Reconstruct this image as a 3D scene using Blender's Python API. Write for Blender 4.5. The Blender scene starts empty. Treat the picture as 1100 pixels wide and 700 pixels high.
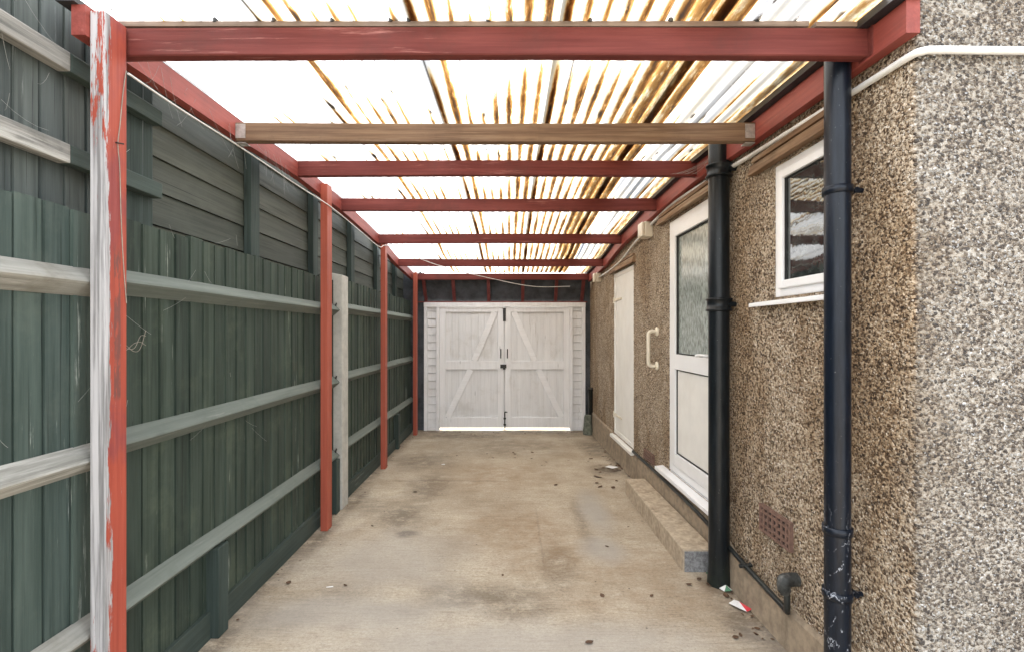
import bpy, bmesh, math, random
from mathutils import Vector, noise as mnoise
random.seed(7)
S = bpy.context.scene
C = S.collection
F, CX, CY, H = 500.0, 547.0, 357.0, 1.59      # focal length in px of the 1100 px photo, vanishing point, eye height

def ground_at(u, v):
    y = F*H/(v-CY)
    return ((u-CX)*y/F, y)
def lerp_table(t, x):
    if x <= t[0][0]: return t[0][1]
    for (a, b), (c, d) in zip(t, t[1:]):
        if x <= c:
            k = (x-a)/(c-a); k = k*k*(3-2*k)*.4 + k*.6
            return b+(d-b)*k
    return t[-1][1]
PB = [(1.5,2.645),(1.8,2.655),(2.6,2.672),(3.35,2.705),(4.2,2.69),(5.4,2.62),(6.35,2.495),(7.4,2.42),(7.7,2.40)]
def pb(y): return lerp_table(PB, y)            # underside of the carport frame along its length
def wx(y): return 1.47-.02*y                   # face of the house wall
def on_wall(p): return (wx(p[1])-p[0], p[1], p[2])   # (distance from wall, y, z)

# ------------------------------------------------------------------ mesh helpers
class MB:
    def __init__(s): s.v=[]; s.f=[]; s.sm=[]; s.mi=[]; s.cur=0
    def add(s, vs, fs, smooth=False):
        o=len(s.v); s.v += [tuple(p) for p in vs]
        for f in fs:
            s.f.append(tuple(i+o for i in f)); s.sm.append(smooth); s.mi.append(s.cur)
    def hexa(s, p, bev=0.0):
        # p: 8 corners, bottom 0-3 ccw, top 4-7
        fs=[(0,3,2,1),(4,5,6,7),(0,1,5,4),(1,2,6,5),(2,3,7,6),(3,0,4,7)]
        if bev<=0: s.add(p, fs); return
        bm=bmesh.new(); bv=[bm.verts.new(q) for q in p]
        for f in fs: bm.faces.new([bv[i] for i in f])
        bmesh.ops.bevel(bm, geom=list(bm.edges), offset=bev, segments=2, affect='EDGES', profile=.6)
        bm.verts.index_update()
        s.add([v.co[:] for v in bm.verts], [[v.index for v in f.verts] for f in bm.faces]); bm.free()
    def box(s, x0,x1,y0,y1,z0,z1, bev=0.0):
        if x0>x1: x0,x1=x1,x0
        if y0>y1: y0,y1=y1,y0
        s.hexa([(x0,y0,z0),(x1,y0,z0),(x1,y1,z0),(x0,y1,z0),(x0,y0,z1),(x1,y0,z1),(x1,y1,z1),(x0,y1,z1)], bev)
    def sweep(s, ring_at, n, closed=True, smooth=False, caps=True):
        # ring_at(i) -> list of points
        rings=[ring_at(i) for i in range(n)]; m=len(rings[0]); o=len(s.v)
        vs=[p for r in rings for p in r]; fs=[]
        for i in range(n-1):
            for j in range(m if closed else m-1):
                k=(j+1)%m
                fs.append((i*m+j, i*m+k, (i+1)*m+k, (i+1)*m+j))
        s.add(vs, fs, smooth)
        if caps and closed:
            s.add(rings[0], [tuple(range(m))[::-1]]); s.add(rings[-1], [tuple(range(m))])
    def tube(s, pts, r, seg=12, caps=True):
        pts=[Vector(p) for p in pts]; rs = r if isinstance(r,(list,tuple)) else [r]*len(pts)
        rings=[]; up=None
        for i,p in enumerate(pts):
            a=pts[max(i-1,0)]; b=pts[min(i+1,len(pts)-1)]
            d=(b-a).normalized()
            if up is None:
                up = Vector((0,0,1)) if abs(d.z)<.9 else Vector((1,0,0))
            e=d.cross(up).normalized(); up=e.cross(d).normalized()
            rings.append([p+(e*math.cos(t)+up*math.sin(t))*rs[i] for t in [2*math.pi*k/seg for k in range(seg)]])
        s.sweep(lambda i: rings[i], len(rings), smooth=True, caps=caps)
    def lathe(s, c, prof, seg=28):
        # vertical axis at c=(x,y); prof list of (r,z)
        s.sweep(lambda i: [(c[0]+prof[i][0]*math.cos(2*math.pi*k/seg), c[1]+prof[i][0]*math.sin(2*math.pi*k/seg), prof[i][1]) for k in range(seg)], len(prof), smooth=True)
    def build(s, name, mats, parent=None, warp=None, fix=True):
        me=bpy.data.meshes.new(name)
        vs=[warp(p) for p in s.v] if warp else s.v
        if parent is not None:
            l=parent['_loc']; vs=[(p[0]-l[0],p[1]-l[1],p[2]-l[2]) for p in vs]
        me.from_pydata(vs, [], s.f)
        for p,sm,mi in zip(me.polygons, s.sm, s.mi): p.use_smooth=sm; p.material_index=mi
        for m in (mats if isinstance(mats,(list,tuple)) else [mats]): me.materials.append(m)
        if fix:
            bm=bmesh.new(); bm.from_mesh(me); bmesh.ops.recalc_face_normals(bm, faces=bm.faces); bm.to_mesh(me); bm.free()
        o=bpy.data.objects.new(name, me); C.objects.link(o)
        if parent is not None: o.parent=parent; o['_loc']=parent['_loc']
        else: o['_loc']=(0.0,0.0,0.0)
        return o
def bez(pts, n=8):
    # Catmull-Rom through points
    P=[Vector(p) for p in pts]; out=[]
    for i in range(len(P)-1):
        a=P[max(i-1,0)]; b=P[i]; c=P[i+1]; d=P[min(i+2,len(P)-1)]
        for k in range(n):
            t=k/n
            out.append(.5*((2*b)+(c-a)*t+(2*a-5*b+4*c-d)*t*t+(3*b-a-3*c+d)*t**3))
    out.append(P[-1]); return out
def tag(o, label=None, cat=None, group=None, kind=None):
    if label: o['label']=label
    if cat: o['category']=cat
    if group: o['group']=group
    if kind: o['kind']=kind
    return o
def thing(name, label, cat, loc=(0,0,0), group=None):
    o=bpy.data.objects.new(name, None); C.objects.link(o); o.location=loc; o['_loc']=tuple(float(q) for q in loc)
    o.empty_display_size=.1
    return tag(o, label, cat, group)

# ------------------------------------------------------------------ node helpers
class NT:
    def __init__(s, name):
        s.m=bpy.data.materials.new(name); s.m.use_nodes=True; s.t=s.m.node_tree
        s.t.nodes.clear()
        s.out=s.t.nodes.new('ShaderNodeOutputMaterial')
    def n(s, typ, props=None, **ins):
        nd=s.t.nodes.new('ShaderNode'+typ)
        for k,v in (props or {}).items(): setattr(nd,k,v)
        for k,v in ins.items(): s.set(nd, k.replace('_',' '), v)
        return nd
    def set(s, nd, k, v):
        sock = nd.inputs[int(k[1:])] if k[0]=='i' and k[1:].isdigit() else nd.inputs[k]
        if isinstance(v, bpy.types.NodeSocket): s.t.links.new(v, sock)
        elif isinstance(v, bpy.types.Node): s.t.links.new(v.outputs[0], sock)
        else:
            if sock.type=='RGBA' and len(v)==3: v=(*v,1)
            sock.default_value=v
    def pos(s): return s.n('NewGeometry').outputs['Position']
    def mapped(s, scale, loc=(0,0,0)):
        return s.n('Mapping', i0=s.pos(), i3=scale, i1=loc).outputs[0]
    def noise(s, scale, vec_scale=(1,1,1), detail=5, rough=.6, loc=(0,0,0), dist=0):
        return s.n('TexNoise', Vector=s.mapped(vec_scale,loc), Scale=scale, Detail=detail, Roughness=rough, Distortion=dist).outputs[0]
    def ramp(s, fac, stops, interp='LINEAR'):
        r=s.n('ValToRGB', i0=fac); cr=r.color_ramp; cr.interpolation=interp
        while len(cr.elements)<len(stops): cr.elements.new(.5)
        for e,(p,c) in zip(cr.elements, stops):
            e.position=p; e.color = (c,c,c,1) if isinstance(c,(int,float)) else (*c,1)
        return r.outputs[0]
    def mix(s, fac, a, b, mode='MIX'):
        nd=s.n('MixRGB', {'blend_type':mode}, i0=fac, i1=a, i2=b); return nd.outputs[0]
    def math(s, op, a, b=0.0, c=0.0, clamp=False):
        return s.n('Math', {'operation':op,'use_clamp':clamp}, i0=a, i1=b, i2=c).outputs[0]
    def step(s, x, lo, hi):
        return s.n('MapRange', {'interpolation_type':'SMOOTHSTEP'}, i0=x, i1=lo, i2=hi, i3=0.0, i4=1.0).outputs[0]
    def bump(s, h, strength=.3, dist=.01, normal=None):
        b=s.n('Bump', Height=h, Strength=strength, Distance=dist)
        if normal is not None: s.set(b,'Normal',normal)
        return b.outputs[0]
    def pbsdf(s, col, rough=.6, normal=None, spec=.4, metal=0.0):
        b=s.n('BsdfPrincipled', Base_Color=col, Roughness=rough, Metallic=metal)
        b.inputs['Specular IOR Level'].default_value=spec
        if normal is not None: s.set(b,'Normal',normal)
        s.t.links.new(b.outputs[0], s.out.inputs[0]); return b

def grain_scale(axis, along, across):
    return tuple(along if a==axis else across for a in 'xyz')

def timber(name, c1, c2, axis='z', wear=None, amt=.0, wear_band=.06, rough=.65, bump=.35, dirt=None, dirt_amt=.35, blotch=.5, cell=None, spec=.3):
    t=NT(name)
    g=t.noise(1.0, grain_scale(axis,1.6,55), 6, .65)
    g2=t.noise(1.0, grain_scale(axis,.9,9), 4, .6, loc=(3,1,7))
    col=t.mix(t.step(g,.3,.7), c1, c2)
    col=t.mix(t.math('MULTIPLY',t.step(g2,.42,.75),blotch), col, tuple(min(1,c*1.45+.01) for c in c2))
    if dirt:
        d=t.noise(3.5,(1,1,1),6,.7,loc=(9,2,4))
        col=t.mix(t.math('MULTIPLY',t.step(d,.48,.72),dirt_amt), col, dirt)
    h=g
    if wear:
        w=t.math('ADD', t.math('MULTIPLY',t.noise(1.0,grain_scale(axis,2.2,38),8,.7,loc=(5,8,2)),.6), t.math('MULTIPLY',t.noise(1.0,grain_scale(axis,.7,4),3,.5,loc=(1,4,6)),.4))
        wm=t.step(w, 1-amt-wear_band, 1-amt+wear_band)
        col=t.mix(wm, col, wear)
        h=t.math('SUBTRACT', g, t.math('MULTIPLY',wm,.3))
    if cell:
        sp=t.n('SeparateXYZ',i0=t.pos()).outputs['xyz'.index(cell[0])]
        w=t.n('TexWhiteNoise',{'noise_dimensions':'1D'}); t.set(w,'W',t.math('FLOOR',t.math('DIVIDE',t.math('SUBTRACT',sp,cell[1]),cell[2])))
        col=t.mix(1.0,col,t.ramp(w.outputs[0],[(0,(.80,.82,.80)),(.5,(1,1,.98)),(1,(1.20,1.18,1.12))]),'MULTIPLY')
        cr=t.noise(1.0,grain_scale(axis,1.1,120),3,.5,loc=(8,3,1))
        col=t.mix(t.math('MULTIPLY',t.step(cr,.66,.70),.8),col,tuple(c*.3 for c in c1))
    k=t.n('TexVoronoi',{'feature':'F1'},Vector=t.mapped(grain_scale(axis,1.6,7.0)),Scale=1.0).outputs[0]
    km=t.step(k,.10,.03)
    col=t.mix(t.math('MULTIPLY',km,.45), col, tuple(c*.35 for c in c1))
    t.pbsdf(col, rough, t.bump(h,bump,.004), spec)
    return t.m

def plain(name, col, rough=.5, var=.15, metal=0.0, scale=12, bump=.1, spec=.45, dirt=None, dirt_amt=.4):
    t=NT(name)
    nz=t.noise(scale,(1,1,1),6,.65)
    c=t.mix(t.step(nz,.3,.7), tuple(x*(1-var) for x in col), tuple(min(1,x*(1+var)) for x in col))
    if dirt:
        d=t.noise(scale*.4,(1,1,.35),7,.7,loc=(4,4,4)); c=t.mix(t.math('MULTIPLY',t.step(d,.47,.7),dirt_amt), c, dirt)
    t.pbsdf(c, rough, t.bump(nz,bump,.003), spec, metal)
    return t.m

# ---- materials
GREEN1=(.024,.036,.031); GREEN2=(.045,.063,.055)
M={}
M['fence_z']=timber('green fence paint', (.019,.030,.023), (.042,.059,.047), 'z', wear=(.24,.27,.24), amt=.365, wear_band=.035, rough=.7, bump=.6, dirt=(.08,.10,.07), dirt_amt=.5, cell=('y',1.80,.098))
M['stub']=timber('green stub paint', GREEN1, GREEN2, 'z', rough=.7, bump=.5)
M['fence_far']=timber('green far fence paint', (.019,.030,.023), (.042,.059,.047), 'z', wear=(.24,.27,.24), amt=.36, wear_band=.035, rough=.7, bump=.6, dirt=(.08,.10,.07), dirt_amt=.5, cell=('y',4.35,.098))
M['fence_worn']=timber('worn green fence paint', (.034,.052,.046), (.062,.086,.078), 'z', wear=(.34,.38,.36), amt=.415, wear_band=.035, rough=.6, bump=.7, dirt=(.11,.13,.11), cell=('y',.2,.098))
M['fence_y']=timber('green fence paint along', (.03,.042,.036), GREEN2, 'y', wear=(.20,.22,.20), amt=.36, rough=.7, bump=.5, dirt=(.06,.07,.05))
M['upper_z']=timber('grey green upper boards', (.046,.057,.055), (.085,.10,.097), 'z', wear=(.22,.24,.24), amt=.37, wear_band=.04, rough=.65, bump=.5, cell=('y',.2,.09))
M['shiplap']=timber('dark green shiplap', (.050,.056,.047), (.082,.090,.074), 'y', wear=(.18,.2,.18), amt=.34, wear_band=.04, rough=.65, bump=.4, dirt=(.10,.11,.09), dirt_amt=.4, cell=('z',1.45,.166))
M['rail_green']=timber('grey green rail', (.105,.122,.105), (.135,.152,.132), 'y', wear=(.27,.28,.25), amt=.36, wear_band=.08, rough=.8, bump=.6, dirt=(.07,.09,.07))
M['rail_bare']=timber('bleached bare rail', (.19,.185,.162), (.28,.275,.243), 'y', wear=(.46,.45,.41), amt=.43, wear_band=.1, rough=.85, bump=.9, dirt=(.14,.13,.10), dirt_amt=.6)
RED1=(.155,.030,.024); RED2=(.215,.045,.034)
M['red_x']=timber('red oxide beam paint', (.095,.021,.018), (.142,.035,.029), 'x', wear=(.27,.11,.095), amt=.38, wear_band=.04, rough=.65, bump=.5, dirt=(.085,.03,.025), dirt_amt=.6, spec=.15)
M['red_y']=timber('red oxide plate paint', (.20,.040,.030), (.27,.06,.045), 'y', wear=(.34,.15,.12), amt=.36, rough=.55, bump=.35, dirt=(.12,.04,.035))
M['red_z']=timber('red oxide post paint', (.28,.062,.036), (.36,.086,.052), 'z', wear=(.42,.20,.15), amt=.34, rough=.55, bump=.35, dirt=(.20,.05,.035))
M['brown_x']=timber('brown bare timber', (.105,.06,.036), (.20,.13,.08), 'x', wear=(.26,.19,.13), amt=.40, wear_band=.1, rough=.8, bump=.6, dirt=(.09,.055,.035), dirt_amt=.6)
M['batten_x']=timber('grey brown batten', (.15,.11,.085), (.24,.185,.15), 'x', rough=.9, bump=.7, dirt=(.08,.06,.05))
M['lintel_y']=timber('brown weathered lintel', (.12,.065,.035), (.23,.14,.08), 'y', wear=(.36,.27,.18), amt=.42, wear_band=.1, rough=.8, bump=.9, dirt=(.06,.035,.02), dirt_amt=.6)
M['white_z']=timber('white painted boards', (.74,.74,.745), (.81,.81,.815), 'z', wear=(.45,.42,.38), amt=.32, rough=.6, bump=.25, dirt=(.55,.53,.50), dirt_amt=.35, blotch=.2)
M['white_board']=timber('shade greyed white boards', (.67,.67,.67), (.75,.75,.75), 'z', wear=(.42,.39,.35), amt=.36, rough=.65, bump=.3, dirt=(.47,.45,.41), dirt_amt=.4, blotch=.2)  # greyer than rails and braces: relief shade put into the board colour
M['white_x']=timber('white painted rails', (.77,.77,.775), (.83,.83,.835), 'x', wear=(.42,.38,.33), amt=.32, rough=.6, bump=.2, dirt=(.5,.47,.43), dirt_amt=.35, blotch=.2)
M['dark_paint']=plain('dark felt', (.05,.055,.062), .85, .4, scale=6, bump=.5, dirt=(.12,.12,.13))
M['black_felt']=plain('black flashing', (.018,.018,.021), .6, .4, scale=9, bump=.6, dirt=(.08,.06,.045))
M['upvc']=plain('white upvc', (.81,.815,.82), .3, .02, scale=5, bump=.02, dirt=(.68,.66,.62), dirt_amt=.2)
M['upvc_cream']=plain('white painted door', (.76,.75,.71), .5, .04, scale=5, bump=.06, dirt=(.6,.56,.48), dirt_amt=.3)
M['gasket']=plain('black gasket', (.02,.02,.02), .6)
M['cream']=plain('cream plastic', (.72,.66,.54), .4, .06, scale=8, bump=.05, dirt=(.5,.4,.25), dirt_amt=.4)
M['cable']=plain('white cable sheath', (.72,.71,.68), .5, .1, scale=8, dirt=(.45,.42,.36))
M['cable_grey']=plain('grey twine', (.26,.23,.19), .8, .2, scale=30)
M['galv']=plain('galvanised bracket', (.42,.41,.39), .5, .25, metal=.6, scale=30, bump=.3, dirt=(.2,.13,.08))
M['iron']=plain('black iron', (.02,.02,.02), .5, .3, scale=30, bump=.3, dirt=(.09,.05,.03))
M['joint_shade']=plain('board joint shade', (.008,.008,.007), .95, .3)  # near-black colour painting the shade inside the fence board joints
M['dark_gap']=plain('dark gap', (.01,.01,.01), .9)
M['terracotta']=plain('terracotta', (.17,.10,.075), .85, .25, scale=30, bump=.4, dirt=(.11,.07,.055))
M['conpost']=plain('grey concrete post', (.43,.42,.38), .9, .12, scale=14, bump=.3, dirt=(.27,.27,.24), dirt_amt=.5)
M['stepcon']=plain('sandy concrete step', (.43,.35,.255), .92, .22, scale=25, bump=.6, dirt=(.20,.15,.10), dirt_amt=.7)
M['stepend']=plain('grey cut concrete', (.22,.22,.22), .92, .4, scale=60, bump=.8)
M['plinth']=plain('buff render plinth', (.30,.235,.165), .92, .22, scale=18, bump=.6, dirt=(.15,.12,.085), dirt_amt=.75)
M['gully']=plain('mossy clay gully', (.13,.14,.11), .9, .4, scale=22, bump=.6)
M['leaf']=plain('dry leaf', (.10,.055,.03), .8, .4, scale=50)
M['paper']=plain('white scrap paper', (.75,.74,.72), .6, .1, scale=30)

def pipe_mat(name, base, chips=.0):
    t=NT(name)
    a=t.noise(60,(1,1,.12),6,.7); b=t.noise(14,(1,1,.5),8,.75,loc=(2,5,1))
    col=t.mix(t.step(a,.3,.75), tuple(c*.75 for c in base), tuple(c*1.5+.004 for c in base))
    z=t.n('SeparateXYZ',i0=t.pos()).outputs[2]
    low=t.step(z,.95,.70) if chips else 0.0
    if chips:
        v=t.noise(16,(1,1,.6),5,.6,loc=(3,1,8)); v=t.math('ABSOLUTE',t.math('SUBTRACT',v,.5)); b3=t.noise(22,(1,1,.8),4,.7,loc=(1,7,3))
        m=t.math('MULTIPLY', t.math('MULTIPLY',t.step(v,.012,.004), t.step(b3,.50,.58)), low)
        m=t.math('MAXIMUM',m,t.math('MULTIPLY',low,t.step(t.noise(30,(1,1,.35),5,.7,loc=(9,9,1)),.665,.69)))
        col=t.mix(m, col, (.34,.36,.40))
    sp=t.noise(160,(1,1,.7),2,.5,loc=(7,7,7))
    col=t.mix(t.math('MULTIPLY',t.step(sp,.735,.76),.5), col, (.35,.36,.36))
    moss=t.math('MULTIPLY',t.step(z,.22,.02),t.step(b,.3,.6))
    col=t.mix(t.math('MULTIPLY',moss,.6), col, (.022,.030,.022))
    t.pbsdf(col, .30, t.bump(b,.25,.004), .28)
    return t.m
M['pipe_blue']=pipe_mat('navy black gloss pipe paint',(.0025,.0055,.0115),1)
M['pipe_black']=pipe_mat('black gloss pipe paint',(.005,.0075,.0095))
M['pipe_plain']=plain('black drain pipe', (.016,.018,.018), .45, .3, scale=25, bump=.2, dirt=(.07,.08,.06))

# first post: paint peeled off its street face
def peeled():
    t=NT('peeling red post paint')
    sep=t.n('SeparateXYZ',i0=t.pos())
    g=t.noise(1.0,(60,60,1.8),6,.65)
    red=t.mix(t.step(g,.3,.7),(.29,.05,.03),(.38,.078,.046))
    mar=t.mix(t.step(g,.3,.7),(.17,.035,.04),(.24,.06,.06))
    d=t.noise(5,(1,1,.4),5,.6)
    red=t.mix(t.math('MULTIPLY',t.step(d,.5,.62),.7),red,mar)
    bare=t.mix(t.step(g,.35,.62),(.19,.185,.185),(.48,.47,.475))
    n1=t.noise(1.0,(45,45,5.5),7,.72,loc=(2,2,2))
    n2=t.noise(1.0,(14,14,1.6),4,.6,loc=(6,1,3))
    nn=t.math('ADD',t.math('MULTIPLY',n1,.5),t.math('MULTIPLY',n2,.5))
    depth=t.math('SUBTRACT',sep.outputs[1],1.676)              # metres back from the bare face
    reach=t.math('ADD',t.math('MULTIPLY',t.math('SUBTRACT',nn,.43),.20),.003)      # how far the bare patch creeps round
    hi=t.step(sep.outputs[2],1.55,2.45)
    reach=t.math('SUBTRACT',reach,t.math('MULTIPLY',hi,.008))
    m=t.step(t.math('SUBTRACT',reach,depth),-.004,.002)
    n3=t.noise(1.0,(80,80,9),7,.75,loc=(12,2,2))
    m=t.math('MAXIMUM',m,t.math('MULTIPLY',t.step(n3,.66,.70),.8))
    strip=t.math('MULTIPLY',t.step(t.math('ABSOLUTE',t.math('SUBTRACT',depth,.052)),.017,.013),t.math('MULTIPLY',t.step(sep.outputs[2],1.33,1.36),t.step(sep.outputs[2],1.93,1.86)))
    scar=t.math('MULTIPLY',t.math('MULTIPLY',strip,t.step(n1,.44,.52)),.75)
    col=t.mix(m,red,bare)
    col=t.mix(scar,col,(.10,.055,.05))
    t.pbsdf(col,.6,t.bump(t.math('SUBTRACT',g,t.math('MULTIPLY',m,.5)),.5,.004))
    return t.m
M['post_peel']=peeled()

def pebble(name):
    t=NT(name)
    wp=t.n('TexNoise',Vector=t.mapped((1,1,1)),Scale=55.0,Detail=3.0).outputs[1]
    p=t.n('VectorMath',{'operation':'MULTIPLY_ADD'},i0=wp,i1=(.022,.022,.016),i2=t.pos()).outputs[0]
    v=t.n('TexVoronoi',{'feature':'F1'},Vector=p,Scale=80.0)
    v2=t.n('TexVoronoi',{'feature':'F1'},Vector=p,Scale=125.0)
    n1=t.noise(68,(1,1,1.2),4,.62)
    n2=t.noise(190,(1,1,1),3,.6,loc=(5,1,1))
    big=t.noise(1.7,(1,1,.38),7,.68)
    mid=t.noise(7,(1,1,1),5,.65,loc=(1,2,9))
    rnd=t.n('SeparateColor',i0=v.outputs['Color']); rnd2=t.n('SeparateColor',i0=v2.outputs['Color'])
    k=t.math('ADD',n1,t.math('MULTIPLY',t.math('SUBTRACT',mid,.5),.28))
    k=t.math('ADD',k,t.math('MULTIPLY',t.math('SUBTRACT',n2,.5),.25))
    col=t.ramp(k,[(.30,(.045,.033,.025)),(.385,(.11,.08,.055)),(.44,(.24,.18,.125)),(.50,(.43,.36,.275)),(.61,(.55,.49,.405)),(.74,(.68,.64,.57))])
    inst=t.step(v.outputs[0],.62,.48)
    dark=t.math('MULTIPLY',inst,t.step(rnd.outputs[0],.32,.26))
    col=t.mix(t.math('MULTIPLY',dark,.85),col,t.mix(rnd.outputs[2],(.035,.026,.021),(.13,.085,.052)))
    tan=t.math('MULTIPLY',inst,t.math('MULTIPLY',t.step(rnd.outputs[0],.36,.40),t.step(rnd.outputs[0],.60,.55)))
    col=t.mix(t.math('MULTIPLY',tan,.55),col,t.mix(rnd.outputs[2],(.25,.16,.085),(.42,.36,.29)))
    lite=t.math('MULTIPLY',t.step(v2.outputs[0],.55,.42),t.step(rnd2.outputs[0],.84,.88))
    col=t.mix(t.math('MULTIPLY',lite,.9),col,t.mix(rnd2.outputs[2],(.55,.51,.44),(.84,.83,.81)))
    col=t.mix(t.math('MULTIPLY',t.step(big,.44,.60),.75),col,t.mix(1.0,col,(.62,.52,.40),'MULTIPLY'))
    bald=t.step(t.noise(2.4,(1,1,1),6,.7,loc=(6,6,2)),.58,.70)
    col=t.mix(t.math('MULTIPLY',bald,.35),col,(.50,.44,.36))
    sx=t.n('SeparateXYZ',i0=t.pos())
    fr=t.step(t.math('ADD',sx.outputs[0],t.math('MULTIPLY',t.math('SUBTRACT',mid,.5),.012)),1.434,1.448)      # light balance put into the colour: side wall warmed, street face greyed and darkened
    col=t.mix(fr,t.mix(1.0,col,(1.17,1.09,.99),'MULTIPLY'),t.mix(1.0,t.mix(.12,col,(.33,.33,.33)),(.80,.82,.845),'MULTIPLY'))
    h=t.math('ADD',t.math('MULTIPLY',t.step(v.outputs[0],.65,.05),.8),t.math('MULTIPLY',n1,.9))
    t.pbsdf(col,.8,t.bump(h,1.0,.020),.3)
    return t.m
M['pebble']=pebble('pebbledash')

def concrete():
    t=NT('brushed concrete drive')
    br=t.noise(1.0,(7,120,1),6,.7)
    br2=t.noise(1.0,(3.5,45,1),5,.65,loc=(3,3,3))
    fine=t.noise(70,(1,1,1),8,.8)
    mid=t.noise(2.1,(1,1,1),7,.68,loc=(7,1,0))
    big=t.noise(.75,(1.3,.8,1),5,.6,loc=(1.5,4,0))
    col=t.mix(t.step(mid,.3,.72),(.385,.318,.232),(.53,.46,.36))
    col=t.mix(t.math('MULTIPLY',t.step(big,.45,.7),.5),col,(.30,.235,.165))
    bl=t.math('ADD',t.math('MULTIPLY',br,.6),t.math('MULTIPLY',br2,.4))
    col=t.mix(t.math('MULTIPLY',t.step(bl,.49,.40),.5),col,t.mix(1.0,col,(.55,.50,.45),'MULTIPLY'))
    col=t.mix(t.math('MULTIPLY',t.step(bl,.52,.64),.45),col,(.50,.46,.40))
    col=t.mix(t.math('MULTIPLY',t.step(fine,.53,.64),.65),col,(.19,.15,.11))
    mott=t.noise(5.5,(1,1.5,1),8,.8,loc=(3,9,0)); col=t.mix(t.math('MULTIPLY',t.step(mott,.52,.68),.42),col,(.22,.165,.115)); col=t.mix(t.math('MULTIPLY',t.step(mott,.46,.30),.45),col,(.50,.45,.38))
    grit=t.noise(48,(1,1.3,1),10,.88,loc=(4,2,1))
    col=t.mix(1.0,col,t.ramp(grit,[(.34,(.42,.38,.34)),(.46,(.90,.89,.87)),(.56,(1.06,1.06,1.06)),(.66,(1.42,1.42,1.42))]),'MULTIPLY')
    at=t.n('Attribute',{'attribute_name':'stain'})
    ss=t.n('SeparateColor',i0=at.outputs['Color'])
    brk=t.noise(7,(1,1.4,1),7,.75,loc=(2,8,0))
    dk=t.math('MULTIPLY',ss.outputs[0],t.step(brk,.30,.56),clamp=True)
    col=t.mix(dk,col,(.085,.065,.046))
    wm=t.math('MULTIPLY',ss.outputs[1],t.step(brk,.25,.75),clamp=True)
    col=t.mix(wm,col,(.26,.17,.095))
    gy=t.math('MULTIPLY',ss.outputs[2],.75,clamp=True)
    col=t.mix(gy,col,(.36,.335,.30))
    sp=t.n('TexVoronoi',{'feature':'F1'},Vector=t.mapped((1,1,0)),Scale=9.0)
    spr=t.n('SeparateColor',i0=sp.outputs['Color'])
    spot=t.math('MULTIPLY',t.step(sp.outputs[0],.07,.035),t.step(spr.outputs[0],.55,.6))
    col=t.mix(t.math('MULTIPLY',spot,.8),col,(.07,.055,.04))
    sx=t.n('SeparateXYZ',i0=t.pos()); wob=t.math('MULTIPLY',t.math('SUBTRACT',brk,.5),.09)
    def line(c,o,lo,hi,at,w,k):
        d=t.math('ABSOLUTE',t.math('ADD',t.math('SUBTRACT',c,at),wob))
        return t.math('MULTIPLY',t.math('MULTIPLY',t.step(d,w,w*.3),t.math('MULTIPLY',t.step(o,lo-.1,lo+.1),t.step(o,hi+.1,hi-.1))),k)
    cr=t.math('MAXIMUM',line(sx.outputs[0],sx.outputs[1],3.15,4.2,.24,.012,.22),line(sx.outputs[1],sx.outputs[0],-1.3,-.1,5.0,.02,.4))
    col=t.mix(cr,col,(.13,.095,.07))
    h=t.math('ADD',t.math('MULTIPLY',bl,.9),t.math('ADD',t.math('MULTIPLY',fine,.35),t.math('MULTIPLY',grit,.5)))
    t.pbsdf(col,.88,t.bump(h,.55,.006),.3)
    return t.m
M['concrete']=concrete()

def roofmat():
    t=NT('stained translucent corrugated plastic')
    at=t.n('Attribute',{'attribute_name':'stain'})
    ss=t.n('SeparateColor',i0=at.outputs['Color'])
    brk=t.noise(1.0,(60,9,1),6,.75); brk2=t.noise(1.0,(90,45,1),4,.7,loc=(4,1,0))
    s=t.math('MULTIPLY',ss.outputs[0],t.math('ADD',t.step(brk,.25,.62),.22),clamp=True)
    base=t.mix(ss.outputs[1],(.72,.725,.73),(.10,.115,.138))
    fl=t.noise(1.0,(30,4,1),5,.7,loc=(2,2,5))
    base=t.mix(t.math('MULTIPLY',t.step(fl,.58,.72),.25),base,(.62,.58,.50))
    col=t.ramp(s,[(0,(1,1,1)),(.10,(.92,.78,.52)),(.24,(.46,.25,.085)),(.48,(.20,.092,.026)),(.78,(.085,.038,.013)),(1,(.03,.016,.008))])
    col=t.mix(1.0,base,col,'MULTIPLY')
    blk=t.math('MULTIPLY',ss.outputs[2],t.step(brk2,.25,.45),clamp=True)
    col=t.mix(blk,col,(.02,.015,.012))
    tr=t.n('BsdfTranslucent',Color=col); df=t.n('BsdfDiffuse',Color=t.mix(1.0,col,(.7,.7,.7),'MULTIPLY'))
    mx=t.n('MixShader',i0=.25,i1=tr,i2=df)
    gl=t.n('BsdfGlossy',Roughness=.35,Color=(.8,.8,.8)); m2=t.n('MixShader',i0=.04,i1=mx,i2=gl)
    t.t.links.new(m2.outputs[0],t.out.inputs[0]); return t.m
M['roof']=roofmat()

def glassmat(name, base, rough, scale, strength, vs=(1,1,1)):
    t=NT(name)
    v=t.n('TexVoronoi',{'feature':'SMOOTH_F1'},Vector=t.mapped(vs),Scale=scale).outputs[0]
    nz=t.noise(scale*.8,vs,3,.6)
    h=t.math('ADD',v,nz)
    col=t.mix(t.step(nz,.35,.65),tuple(c*.6 for c in base),tuple(c*1.5 for c in base))
    b=t.pbsdf(col,rough,t.bump(h,strength,.004),.8)
    b.inputs['IOR'].default_value=1.6
    return t.m
M['glass_win']=glassmat('obscured window glass',(.030,.036,.034),.03,26,.035)
M['glass_door']=glassmat('rain patterned door glass',(.24,.275,.255),.20,75,.06,(1,1,.35))

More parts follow.
